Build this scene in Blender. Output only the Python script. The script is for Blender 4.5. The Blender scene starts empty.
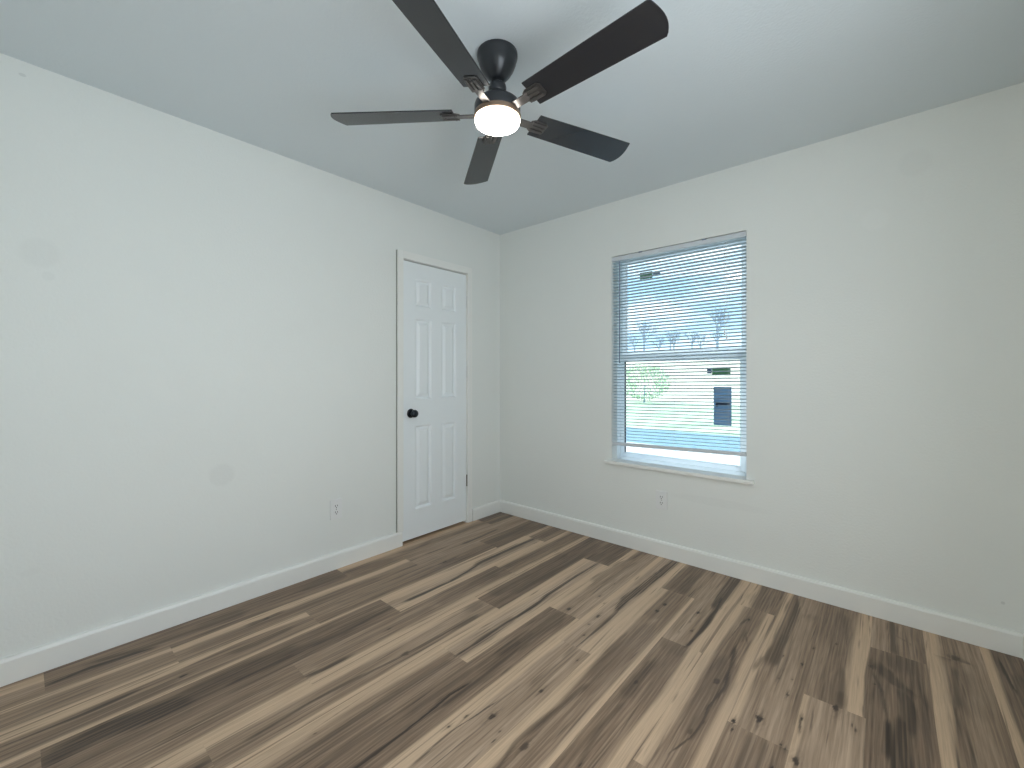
import bpy, bmesh, math, random
import numpy as np
from mathutils import Vector, Matrix

C = bpy.context.scene.collection
SC = bpy.context.scene
PI = math.pi

# ------------------------------------------------------------------ camera
cam_d = bpy.data.cameras.new('camera')
cam_d.sensor_width = 36.0
cam_d.lens = 36.0 * 431.0 / 1024.0
cam_d.shift_y = -8.0 / 1024.0
cam_d.clip_start = 0.05
cam_d.clip_end = 500
cam = bpy.data.objects.new('camera', cam_d)
C.objects.link(cam)
cam.location = (2.5808, -2.8048, 1.1935)
cam.rotation_euler = (PI / 2, 0, math.radians(41.0255))
SC.camera = cam

# ------------------------------------------------------------------ view
SC.view_settings.view_transform = 'Standard'
SC.view_settings.look = 'None'
SC.view_settings.gamma = 1.0
SC.view_settings.use_curve_mapping = False
SC.view_settings.exposure = 0.14
SC.cycles.max_bounces = 12
SC.cycles.diffuse_bounces = 8
SC.cycles.transparent_max_bounces = 24
SC.cycles.caustics_reflective = False
SC.cycles.caustics_refractive = False
SC.cycles.sample_clamp_indirect = 6.0

# ------------------------------------------------------------------ sky
wd = bpy.data.worlds.new('sky')
SC.world = wd
wd.use_nodes = True
nt = wd.node_tree
nt.nodes.clear()
wo = nt.nodes.new('ShaderNodeOutputWorld')
wb = nt.nodes.new('ShaderNodeBackground')
wb.inputs['Strength'].default_value = 2.0
wt = nt.nodes.new('ShaderNodeTexCoord')
sep = nt.nodes.new('ShaderNodeSeparateXYZ')
nt.links.new(wt.outputs['Generated'], sep.inputs[0])
rp = nt.nodes.new('ShaderNodeValToRGB')
rp.color_ramp.elements[0].position = 0.0
rp.color_ramp.elements[0].color = (0.50, 0.74, 0.92, 1)
rp.color_ramp.elements[1].position = 0.45
rp.color_ramp.elements[1].color = (0.22, 0.45, 0.70, 1)
nt.links.new(sep.outputs['Z'], rp.inputs[0])
mp = nt.nodes.new('ShaderNodeMapping')
mp.inputs['Scale'].default_value = (3.0, 3.0, 11.0)
nt.links.new(wt.outputs['Generated'], mp.inputs[0])
cn = nt.nodes.new('ShaderNodeTexNoise')
cn.inputs['Scale'].default_value = 1.6
cn.inputs['Detail'].default_value = 6
cn.inputs['Roughness'].default_value = 0.6
nt.links.new(mp.outputs[0], cn.inputs['Vector'])
cr = nt.nodes.new('ShaderNodeValToRGB')
cr.color_ramp.elements[0].position = 0.42
cr.color_ramp.elements[0].color = (0, 0, 0, 1)
cr.color_ramp.elements[1].position = 0.62
cr.color_ramp.elements[1].color = (1, 1, 1, 1)
nt.links.new(cn.outputs[0], cr.inputs[0])
cm = nt.nodes.new('ShaderNodeMixRGB')
cm.inputs[2].default_value = (0.92, 0.97, 1.0, 1)
nt.links.new(cr.outputs[0], cm.inputs[0])
nt.links.new(rp.outputs[0], cm.inputs[1])
nt.links.new(cm.outputs[0], wb.inputs['Color'])
nt.links.new(wb.outputs[0], wo.inputs['Surface'])

# ------------------------------------------------------------------ sun over the yard
sd = bpy.data.lights.new('sun', 'SUN')
sd.energy = 4.6
sd.angle = math.radians(1.0)
sd.color = (1.0, 0.95, 0.86)
sun = bpy.data.objects.new('sun', sd)
C.objects.link(sun)
sun.rotation_euler = Vector((1.0, -0.12, -0.85)).to_track_quat('-Z', 'Y').to_euler()

# ------------------------------------------------------------------ added fill light at an unseen opening in the right wall
ad = bpy.data.lights.new('side_fill', 'AREA')
ad.shape = 'RECTANGLE'
ad.size = 1.5
ad.size_y = 1.25
ad.energy = 26.0
ad.color = (0.95, 0.975, 1.0)
al = bpy.data.objects.new('side_fill', ad)
C.objects.link(al)
al.location = (3.16, -2.20, 1.35)
al.rotation_euler = Vector((-1, 0, 0)).to_track_quat('-Z', 'Z').to_euler()

# added fill light, shining in through an unseen doorway behind the camera
hd = bpy.data.lights.new('door_fill', 'AREA')
hd.shape = 'RECTANGLE'
hd.size = 0.8
hd.size_y = 1.5
hd.energy = 24.0
hd.color = (1.0, 0.99, 0.93)
hl = bpy.data.objects.new('door_fill', hd)
C.objects.link(hl)
hl.location = (2.15, -4.35, 1.40)
hl.rotation_euler = Vector((0.35, 1, 0)).to_track_quat('-Z', 'Z').to_euler()

FAN_LIGHT = 26.0      # emission strength of the fan's frosted lamp

# ------------------------------------------------------------------ helpers
def nodes(name):
    m = bpy.data.materials.new(name)
    m.use_nodes = True
    n = m.node_tree
    return m, n, n.nodes['Principled BSDF']

def mat(name, col, rough=0.5, metal=0.0, spec=0.5, bump=0.0, bscale=200.0, bdist=0.001, var=0.0, vscale=6.0):
    m, n, b = nodes(name)
    b.inputs['Base Color'].default_value = (*col, 1)
    b.inputs['Roughness'].default_value = rough
    b.inputs['Metallic'].default_value = metal
    b.inputs['Specular IOR Level'].default_value = spec
    tc = n.nodes.new('ShaderNodeTexCoord')
    if var > 0:
        no = n.nodes.new('ShaderNodeTexNoise')
        no.inputs['Scale'].default_value = vscale
        no.inputs['Detail'].default_value = 4
        n.links.new(tc.outputs['Object'], no.inputs['Vector'])
        mx = n.nodes.new('ShaderNodeMixRGB')
        mx.inputs[1].default_value = (*[c * (1 - var) for c in col], 1)
        mx.inputs[2].default_value = (*[min(1, c * (1 + var)) for c in col], 1)
        n.links.new(no.outputs[0], mx.inputs[0])
        n.links.new(mx.outputs[0], b.inputs['Base Color'])
    if bump > 0:
        nb = n.nodes.new('ShaderNodeTexNoise')
        nb.inputs['Scale'].default_value = bscale
        nb.inputs['Detail'].default_value = 2
        n.links.new(tc.outputs['Object'], nb.inputs['Vector'])
        bp = n.nodes.new('ShaderNodeBump')
        bp.inputs['Strength'].default_value = bump
        bp.inputs['Distance'].default_value = bdist
        n.links.new(nb.outputs[0], bp.inputs['Height'])
        n.links.new(bp.outputs[0], b.inputs['Normal'])
    return m

def obj(name, bm, m, parent=None, smooth=False, bevel=0.0, seg=2):
    me = bpy.data.meshes.new(name)
    bmesh.ops.recalc_face_normals(bm, faces=bm.faces[:]) if smooth is not None else None
    bm.to_mesh(me)
    bm.free()
    o = bpy.data.objects.new(name, me)
    C.objects.link(o)
    me.materials.append(m)
    if smooth:
        for p in me.polygons:
            p.use_smooth = True
        me.set_sharp_from_angle(angle=math.radians(38))
    if bevel > 0:
        md = o.modifiers.new('bevel', 'BEVEL')
        md.width = bevel
        md.segments = seg
        md.limit_method = 'ANGLE'
        md.angle_limit = math.radians(40)
    if parent:
        o.parent = parent
    return o

def empty(name, loc, label, cat, group=None):
    o = bpy.data.objects.new(name, None)
    o.empty_display_size = 0.1
    C.objects.link(o)
    o.location = loc
    return tag(o, label, cat, group)

def tag(o, label=None, cat=None, group=None, kind=None):
    if label: o['label'] = label
    if cat: o['category'] = cat
    if group: o['group'] = group
    if kind: o['kind'] = kind
    return o

def box(bm, x0, x1, y0, y1, z0, z1, M=None):
    vs = [bm.verts.new((x, y, z)) for x in (x0, x1) for y in (y0, y1) for z in (z0, z1)]
    for f in ((0, 1, 3, 2), (4, 6, 7, 5), (0, 4, 5, 1), (2, 3, 7, 6), (0, 2, 6, 4), (1, 5, 7, 3)):
        bm.faces.new([vs[i] for i in f])
    if M is not None:
        bmesh.ops.transform(bm, matrix=M, verts=vs)
    return vs

def boxbm(*a, **k):
    bm = bmesh.new()
    box(bm, *a, **k)
    return bm

def lathe(bm, prof, n=32, M=None, cap=True):
    """prof: list of (r, h) along the Z axis."""
    rings = []
    allv = []
    for r, h in prof:
        ring = [bm.verts.new((r * math.cos(2 * PI * i / n), r * math.sin(2 * PI * i / n), h)) for i in range(n)]
        rings.append(ring)
        allv += ring
    for a, b in zip(rings[:-1], rings[1:]):
        for i in range(n):
            j = (i + 1) % n
            bm.faces.new((a[i], a[j], b[j], b[i]))
    if cap:
        bm.faces.new(rings[0][::-1])
        bm.faces.new(rings[-1])
    if M is not None:
        bmesh.ops.transform(bm, matrix=M, verts=allv)
    return allv

def tube(bm, pts, radii, n=8):
    pts = [Vector(p) for p in pts]
    if not isinstance(radii, (list, tuple)):
        radii = [radii] * len(pts)
    rings = []
    for i, p in enumerate(pts):
        d = (pts[min(i + 1, len(pts) - 1)] - pts[max(i - 1, 0)]).normalized()
        a = d.cross(Vector((0, 0, 1)) if abs(d.z) < 0.9 else Vector((1, 0, 0))).normalized()
        b = d.cross(a)
        rings.append([bm.verts.new(p + (a * math.cos(2 * PI * k / n) + b * math.sin(2 * PI * k / n)) * radii[i]) for k in range(n)])
    for a, b in zip(rings[:-1], rings[1:]):
        for i in range(n):
            j = (i + 1) % n
            bm.faces.new((a[i], a[j], b[j], b[i]))
    bm.faces.new(rings[0][::-1])
    bm.faces.new(rings[-1])

def basis(X, Y, Z, T):
    return Matrix(((X[0], Y[0], Z[0], T[0]), (X[1], Y[1], Z[1], T[1]), (X[2], Y[2], Z[2], T[2]), (0, 0, 0, 1)))

# ------------------------------------------------------------------ room numbers
RX, RY, H = 3.03, -3.26, 2.44      # room: x 0..RX, y RY..0, z 0..H
WT = 0.15                          # wall thickness
WX0, WX1, WZ0, WZ1 = 1.088, 1.960, 0.583, 2.048   # window opening
DY0, DY1, DZ1 = -1.022, -0.395, 2.026             # door opening

# ------------------------------------------------------------------ materials
def wall_paint(name, col, marks=()):
    """Painted drywall: fine orange-peel texture, a little roller unevenness,
    and the round touch-up patches (centre, radius, amount) that are on it."""
    m, n, b = nodes(name)
    tc = n.nodes.new('ShaderNodeTexCoord')
    no = n.nodes.new('ShaderNodeTexNoise')
    no.inputs['Scale'].default_value = 1.3
    no.inputs['Detail'].default_value = 3
    n.links.new(tc.outputs['Object'], no.inputs['Vector'])
    mx = n.nodes.new('ShaderNodeMixRGB')
    mx.inputs[1].default_value = (*[c * 0.975 for c in col], 1)
    mx.inputs[2].default_value = (*[c * 1.02 for c in col], 1)
    n.links.new(no.outputs[0], mx.inputs[0])
    cur = mx.outputs[0]
    for c, r, amt, sc in marks:
        mp = n.nodes.new('ShaderNodeMapping')
        mp.vector_type = 'POINT'
        mp.inputs['Scale'].default_value = sc
        mp.inputs['Location'].default_value = tuple(-c[i] * sc[i] for i in range(3))
        n.links.new(tc.outputs['Object'], mp.inputs[0])
        ln = n.nodes.new('ShaderNodeVectorMath')
        ln.operation = 'LENGTH'
        n.links.new(mp.outputs[0], ln.inputs[0])
        mr = n.nodes.new('ShaderNodeMapRange')
        mr.interpolation_type = 'SMOOTHSTEP'
        mr.inputs['From Min'].default_value = r * 1.12
        mr.inputs['From Max'].default_value = r * 0.72
        mr.inputs['To Min'].default_value = 0
        mr.inputs['To Max'].default_value = abs(amt)
        n.links.new(ln.outputs['Value'], mr.inputs['Value'])
        m2 = n.nodes.new('ShaderNodeMixRGB')
        m2.inputs[2].default_value = (0.30, 0.31, 0.31, 1) if amt > 0 else (1, 1, 1, 1)
        n.links.new(mr.outputs[0], m2.inputs[0])
        n.links.new(cur, m2.inputs[1])
        cur = m2.outputs[0]
    n.links.new(cur, b.inputs['Base Color'])
    b.inputs['Roughness'].default_value = 0.62
    b.inputs['Specular IOR Level'].default_value = 0.3
    nb = n.nodes.new('ShaderNodeTexNoise')
    nb.inputs['Scale'].default_value = 95
    nb.inputs['Detail'].default_value = 2.5
    n.links.new(tc.outputs['Object'], nb.inputs['Vector'])
    bp = n.nodes.new('ShaderNodeBump')
    bp.inputs['Strength'].default_value = 0.32
    bp.inputs['Distance'].default_value = 0.004
    n.links.new(nb.outputs[0], bp.inputs['Height'])
    n.links.new(bp.outputs[0], b.inputs['Normal'])
    return m

WALLC = (0.785, 0.805, 0.783)
U1 = (1, 1, 1)
M_wall_left = wall_paint('wall_paint_left', WALLC, [((0, -2.743, 1.69), 0.062, 0.05, U1), ((0, -2.72, 1.60), 0.02, 0.05, U1),
                                                 ((0, -2.111, 0.684), 0.06, 0.07, U1), ((0, -2.77, 0.41), 0.03, 0.03, (1, 1, 2)), ((0, -2.79, 2.385), 0.011, 0.22, (1, 1, 1.6))])
M_wall_back = wall_paint('wall_paint_back', WALLC, [((2.681, 0, 2.207), 0.066, 0.04, U1), ((2.536, 0, 1.97), 0.055, -0.07, U1),
                                                 ((1.80, 0, 0.42), 0.30, 0.04, (1, 1, 11)), ((2.96, 0, 0.21), 0.007, 0.25, U1)])
M_wall = wall_paint('wall_paint', WALLC)
M_ceil = wall_paint('ceiling_paint', (0.705, 0.762, 0.795))
M_trim = mat('trim_paint', (0.83, 0.835, 0.81), 0.42, var=0.02, vscale=9)
M_door = mat('door_paint', (0.83, 0.87, 0.89), 0.40, bump=0.05, bscale=260, bdist=0.0006)
M_dark = mat('dark_gap', (0.02, 0.018, 0.016), 0.8)
M_knob = mat('oil_rubbed_bronze', (0.022, 0.026, 0.034), 0.33, metal=0.55)
M_hinge = mat('worn_hinge_metal', (0.16, 0.145, 0.125), 0.45, metal=0.7)
M_hinge_w = mat('painted_hinge', (0.74, 0.75, 0.74), 0.45)
M_brass = mat('latch_metal', (0.30, 0.29, 0.28), 0.35, metal=0.8)
M_vinyl = mat('window_vinyl', (0.88, 0.91, 0.94), 0.35)
def vinyl_glow(m):
    n = m.node_tree; b = n.nodes['Principled BSDF']
    tl = n.nodes.new('ShaderNodeBsdfTranslucent')      # hollow white vinyl passes daylight
    tl.inputs[0].default_value = (0.92, 0.96, 0.98, 1)
    mx = n.nodes.new('ShaderNodeMixShader'); mx.inputs[0].default_value = 0.72
    n.links.new(b.outputs[0], mx.inputs[1]); n.links.new(tl.outputs[0], mx.inputs[2])
    n.links.new(mx.outputs[0], n.nodes['Material Output'].inputs['Surface'])
vinyl_glow(M_vinyl)
M_gasket = mat('window_gasket', (0.03, 0.035, 0.05), 0.6)
M_plate = mat('outlet_plastic', (0.79, 0.80, 0.80), 0.32)
M_slot = mat('outlet_slot', (0.05, 0.05, 0.05), 0.6)
M_fan = mat('fan_black', (0.028, 0.031, 0.036), 0.30, metal=0.25)
M_blade = mat('blade_black', (0.024, 0.025, 0.029), 0.20, spec=0.6)
M_arm = mat('blade_arm_metal', (0.105, 0.10, 0.098), 0.30, metal=0.6)
M_wand = mat('wand_plastic', (0.20, 0.25, 0.33), 0.25)
M_cord = mat('cord_white', (0.82, 0.84, 0.86), 0.7)
M_rail = mat('blind_rail', (0.62, 0.66, 0.70), 0.38)

def slat_mat():
    m, n, b = nodes('blind_slat')
    b.inputs['Base Color'].default_value = (0.56, 0.66, 0.70, 1)
    b.inputs['Roughness'].default_value = 0.4
    tl = n.nodes.new('ShaderNodeBsdfTranslucent')      # thin vinyl lets some daylight through
    tl.inputs[0].default_value = (0.70, 0.80, 0.86, 1)
    mx = n.nodes.new('ShaderNodeMixShader'); mx.inputs[0].default_value = 0.10
    n.links.new(b.outputs[0], mx.inputs[1]); n.links.new(tl.outputs[0], mx.inputs[2])
    n.links.new(mx.outputs[0], n.nodes['Material Output'].inputs['Surface'])
    return m
M_slat = slat_mat()

def glass():
    m, n, b = nodes('window_glass')
    n.nodes.remove(b)
    out = n.nodes['Material Output']
    t = n.nodes.new('ShaderNodeBsdfTransparent')
    t.inputs[0].default_value = (0.93, 0.97, 0.98, 1)
    g = n.nodes.new('ShaderNodeBsdfGlossy')
    g.inputs['Roughness'].default_value = 0.02
    fr = n.nodes.new('ShaderNodeFresnel')
    fr.inputs['IOR'].default_value = 1.45
    mx = n.nodes.new('ShaderNodeMixShader')
    n.links.new(fr.outputs[0], mx.inputs[0])
    n.links.new(t.outputs[0], mx.inputs[1])
    n.links.new(g.outputs[0], mx.inputs[2])
    n.links.new(mx.outputs[0], out.inputs['Surface'])
    return m
M_glass = glass()

# ------------------------------------------------------------------ floor: plank boards
PW = 0.1804   # board width
JOINTS = {0: [-2.734, -1.508, -0.300], 1: [-2.361, -1.140], 2: [-1.846, -0.612], 3: [-2.755, -1.530, -0.31],
          4: [-2.054, -0.83], 5: [-2.408, -1.182], 6: [-1.574, -0.367], 7: [-2.21, -0.993], 8: [-2.41, -1.188],
          9: [-2.9, -0.42], 10: [-2.09, -0.867], 11: [-1.545, -0.327], 12: [-2.41, -1.190], 13: [-2.08, -0.863],
          14: [-1.55, -0.335], 15: [-2.3], 16: [-1.9]}
# tone of each board, nearest the camera end first (0 dark walnut, 1 pale)
TONE = {0: [.50, .34, .46, .26], 1: [.50, .42, .56], 2: [.50, .42, .28], 3: [.55, .30, .66, .50], 4: [.45, .42, .40],
        5: [.42, .50, .33], 6: [.44, .68, .36], 7: [.45, .42, .58], 8: [.6, .68, .70], 9: [.5, .50, .46], 10: [.45, .40, .60],
        11: [.6, .48, .40], 12: [.5, .42, .56], 13: [.5, .62, .42], 14: [.5, .30, .56], 15: [.42, .44], 16: [.4, .36]}
# pale sapwood bands: (board row, [(x, y) ...], half width)
SAP = [
    (0, [(.055, -3.3), (.062, -2.85), (.066, -2.734)], .030), (0, [(.02, -1.508), (.03, -1.2), (.015, -.9), (.0, -.3)], .045),
    (1, [(.205, -3.3), (.215, -2.74), (.225, -2.37)], .012), (1, [(.350, -3.3), (.352, -2.37)], .008),
    (1, [(.241, -2.36), (.238, -1.92), (.246, -1.35), (.238, -1.14)], .026),
    (2, [(.385, -3.3), (.380, -2.63), (.378, -2.36)], .013), (2, [(.400, -2.37), (.378, -2.17), (.402, -1.85)], .011),
    (2, [(.530, -3.3), (.533, -2.5), (.528, -1.85)], .011), (2, [(.528, -1.84), (.533, -1.2), (.53, -.62)], .008),
    (3, [(.575, -1.53), (.580, -1.17), (.592, -.68), (.57, -.31)], .034), (3, [(.700, -1.53), (.695, -1.2), (.706, -.7), (.71, -.31)], .024),
    (3, [(.56, -.31), (.555, 0)], .018),
    (4, [(.885, -3.3), (.893, -2.4), (.884, -2.06)], .022), (4, [(.880, -2.05), (.878, -1.6), (.882, -1.2), (.888, -.83)], .020),
    (4, [(.890, -.83), (.893, 0)], .014), (4, [(.735, -.83), (.745, 0)], .022),
    (5, [(.925, -3.3), (.92, -2.41)], .028), (5, [(.922, -2.40), (.918, -1.9), (.925, -1.5), (.918, -1.18)], .024),
    (5, [(.915, -1.18), (.912, 0)], .009), (5, [(1.068, -2.4), (1.07, -1.18)], .010),
    (6, [(1.112, -3.3), (1.110, -2.34), (1.102, -2.0), (1.115, -1.574)], .030),
    (6, [(1.105, -1.574), (1.10, -1.2), (1.118, -.9), (1.108, -.37)], .028), (6, [(1.243, -1.574), (1.243, -1.2), (1.24, -.37)], .020),
    (7, [(1.283, -.99), (1.28, -.5), (1.285, 0)], .024), (7, [(1.432, -2.2), (1.436, -1.6), (1.434, -1.0)], .010),
    (8, [(1.460, -2.4), (1.464, -1.8), (1.460, -1.4), (1.462, -1.19)], .017),
    (8, [(1.596, -1.188), (1.598, -.8), (1.602, 0)], .028), (8, [(1.46, -1.188), (1.465, -.5), (1.46, 0)], .016),
    (9, [(1.640, -3.2), (1.646, -1.9), (1.650, -1.5), (1.638, -1.2), (1.64, -.42)], .022), (9, [(1.792, -2.5), (1.797, -1.7), (1.793, -1.25), (1.797, -.5)], .012),
    (10, [(1.953, -2.0), (1.955, -1.5), (1.965, -1.2), (1.955, -.87)], .025), (10, [(1.95, -.867), (1.95, -.5), (1.965, 0)], .022),
    (11, [(2.00, -1.54), (2.005, -1.2), (2.00, -.8), (2.01, -.33)], .020), (11, [(2.146, -1.54), (2.146, -1.2), (2.14, -.33)], .016),
    (11, [(2.02, -.327), (2.015, 0)], .028),
    (12, [(2.176, -1.19), (2.172, -.88), (2.19, -.47), (2.19, 0)], .018),
    (13, [(2.352, -2.0), (2.353, -1.1), (2.350, -.87)], .012), (13, [(2.492, -.863), (2.484, -.60), (2.50, -.25), (2.502, 0)], .028),
    (15, [(2.715, -2.2), (2.722, -.88), (2.732, -.6), (2.728, 0)], .026),
    (16, [(2.897, -1.8), (2.899, -.5), (2.900, -.2), (2.90, 0)], .017),
]
# dark heartwood streaks and clouds: (row, points, half width, strength)
STREAK = [
    (0, [(.138, -2.73), (.118, -2.61), (.15, -2.41)], .012, .9), (0, [(.085, -2.60), (.12, -2.45), (.13, -2.2)], .014, .6),
    (0, [(.12, -2.24), (.123, -2.16), (.12, -2.05)], .03, .6), (0, [(.13, -1.75), (.135, -1.6), (.135, -1.52)], .03, .5),
    (0, [(.10, -1.10), (.12, -1.0), (.10, -.85)], .020, .6), (0, [(.12, -1.5), (.14, -1.2)], .03, .35),
    (1, [(.276, -2.08), (.278, -2.0), (.272, -1.92)], .020, .8), (1, [(.30, -2.3), (.31, -1.9), (.32, -1.4)], .03, .3),
    (1, [(.308, -.72), (.30, -.55), (.289, -.35)], .013, .7), (1, [(.255, -1.0), (.262, -.85)], .005, .6), (1, [(.31, -3.0), (.30, -2.6)], .014, .4),
    (2, [(.43, -2.85), (.44, -2.65), (.435, -2.5)], .006, .8), (2, [(.49, -3.2), (.50, -2.8), (.48, -2.4)], .02, .4),
    (2, [(.45, -2.2), (.46, -2.1), (.45, -1.95)], .014, .5), (2, [(.44, -1.05), (.445, -.98), (.44, -.9)], .014, .6),
    (2, [(.426, -.61), (.44, -.33), (.50, 0)], .030, .6), (2, [(.42, -1.7), (.45, -1.4), (.43, -1.1)], .022, .4),
    (3, [(.618, -2.75), (.595, -2.62), (.62, -2.5), (.64, -2.38)], .032, .9), (3, [(.61, -2.4), (.60, -2.2), (.62, -2.0)], .03, .5),
    (3, [(.66, -2.26), (.670, -2.12), (.667, -2.02)], .015, .7), (3, [(.67, -1.95), (.677, -1.8), (.66, -1.6), (.65, -1.54)], .012, .6),
    (3, [(.654, -1.45), (.668, -1.15), (.645, -.98), (.622, -.85), (.624, -.5), (.63, -.31)], .012, .95),
    (3, [(.625, -.9), (.618, -.7), (.625, -.45)], .022, .7), (3, [(.63, -.31), (.633, 0)], .020, .7),
    (4, [(.838, -2.054), (.85, -1.98), (.853, -1.88)], .012, .8), (4, [(.80, -2.0), (.79, -1.7), (.81, -1.4)], .02, .35),
    (4, [(.79, -1.35), (.80, -1.1), (.79, -.9)], .03, .4), (4, [(.80, -.8), (.80, -.4), (.81, 0)], .04, .35),
    (5, [(1.0, -2.3), (.99, -2.1), (1.0, -1.95), (1.02, -1.75), (1.03, -1.55), (1.04, -1.3)], .010, .65), (5, [(.97, -1.3), (.965, -1.2)], .02, .5),
    (5, [(.95, -1.1), (.955, -.8), (.95, -.4)], .030, .5), (5, [(1.02, -1.0), (1.03, -.6), (1.03, -.1)], .03, .4),
    (5, [(1.0, -3.0), (1.02, -2.6), (1.0, -2.42)], .02, .8),
    (6, [(1.196, -1.574), (1.197, -1.42), (1.193, -1.25), (1.20, -1.05), (1.185, -.9), (1.183, -.62), (1.19, -.37)], .010, .95),
    (6, [(1.205, -1.57), (1.205, -1.40), (1.19, -1.2)], .022, .75), (6, [(1.165, -1.5), (1.17, -1.2)], .004, .6), (6, [(1.18, -2.4), (1.19, -2.0), (1.20, -1.6)], .014, .5),
    (6, [(1.15, -.36), (1.17, 0)], .04, .5),
    (7, [(1.362, -2.6), (1.360, -2.11), (1.357, -1.95), (1.352, -1.82), (1.345, -1.74), (1.355, -1.65)], .008, 1.0),
    (7, [(1.355, -1.80), (1.372, -1.6), (1.36, -1.42), (1.345, -1.33)], .018, .7), (7, [(1.345, -1.45), (1.34, -1.3), (1.35, -1.1), (1.34, -1.0)], .050, .55),
    (7, [(1.29, -.6), (1.305, -.27), (1.335, 0)], .022, .6), (7, [(1.30, -1.9), (1.31, -1.6)], .01, .3), (7, [(1.36, -.6), (1.37, -.2)], .016, .35),
    (8, [(1.48, -2.0), (1.475, -1.85), (1.50, -1.65)], .005, .8), (8, [(1.55, -1.5), (1.56, -1.3), (1.55, -1.19)], .022, .45),
    (8, [(1.550, -1.17), (1.553, -.98), (1.553, -.81), (1.535, -.72)], .006, .8), (8, [(1.54, -.80), (1.524, -.66), (1.538, -.52), (1.552, -.25), (1.558, 0)], .020, 1.0),
    (8, [(1.515, -.7), (1.52, -.4), (1.53, -.1)], .006, .8),
    (9, [(1.692, -2.1), (1.685, -1.83), (1.668, -1.73), (1.690, -1.52), (1.705, -1.35)], .014, .6), (9, [(1.72, -1.4), (1.72, -1.1), (1.73, -.8)], .03, .35),
    (9, [(1.70, -.75), (1.71, -.5), (1.705, -.42)], .03, .4), (9, [(1.70, -.4), (1.72, 0)], .05, .45), (9, [(1.66, -1.15), (1.665, -.95)], .006, .5),
    (10, [(1.845, -1.32), (1.842, -1.2), (1.850, -1.06)], .022, .55), (10, [(1.87, -1.7), (1.85, -1.5), (1.86, -1.35)], .012, .4), (10, [(1.88, -.95), (1.87, -.88)], .04, .3),
    (10, [(1.910, -.867), (1.922, -.70), (1.924, -.46), (1.905, -.3)], .008, .95), (10, [(1.915, -.45), (1.905, -.25), (1.90, 0)], .024, .85),
    (11, [(2.06, -1.45), (2.09, -1.35), (2.102, -1.25), (2.093, -1.17), (2.113, -1.02), (2.100, -.92), (2.08, -.73)], .007, .75),
    (11, [(2.08, -1.35), (2.075, -1.2), (2.08, -1.0), (2.075, -.85)], .035, .40), (11, [(2.05, -.52), (2.065, -.44)], .006, .7), (11, [(2.09, -.60), (2.11, -.66)], .004, .6), (11, [(2.085, -.56), (2.09, -.66)], .004, .6),
    (11, [(2.08, -.32), (2.09, 0)], .045, .45),
    (12, [(2.175, -.83), (2.185, -.74), (2.2, -.68)], .008, .55), (12, [(2.212, -.75), (2.218, -.6), (2.226, -.3), (2.205, 0)], .022, .75), (12, [(2.26, -1.9), (2.25, -1.5), (2.26, -1.2)], .03, .5),
    (12, [(2.255, -.85), (2.262, -.7), (2.26, -.5)], .006, .4), (12, [(2.29, -.25), (2.31, -.2)], .02, .35),
    (13, [(2.42, -.86), (2.43, -.75), (2.44, -.6)], .024, .5), (13, [(2.455, -.86), (2.452, -.75)], .010, .7), (13, [(2.41, -.5), (2.40, -.1)], .035, .35), (13, [(2.35, -1.0), (2.358, -1.08)], .008, .8),
    (13, [(2.385, -1.05), (2.38, -.95)], .004, .5),
    (14, [(2.582, -.82), (2.582, -1.02)], .009, 1.0), (14, [(2.618, -.78), (2.612, -.95), (2.608, -1.3)], .016, .95), (14, [(2.62, -.6), (2.64, -.7), (2.635, -.85)], .018, .7),
    (14, [(2.545, -.46), (2.57, -.50), (2.61, -.57), (2.65, -.60)], .030, .75), (14, [(2.54, -.55), (2.565, -.65), (2.58, -.8)], .006, .6), (14, [(2.62, -.36), (2.63, -.46)], .04, .35),
    (14, [(2.60, -.02), (2.602, -.15), (2.607, -.33)], .014, .7), (14, [(2.61, -.15), (2.66, -.19)], .010, .5),
    (15, [(2.760, -.22), (2.80, -.20), (2.83, -.22)], .030, .8), (15, [(2.79, -.3), (2.78, -.45), (2.77, -.58)], .012, .5), (15, [(2.82, -.6), (2.83, -.3)], .03, .3),
    (16, [(2.936, -.10), (2.939, -.20), (2.950, -.33)], .006, .9), (16, [(2.97, -.5), (2.98, -.2)], .03, .4),
]
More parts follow.
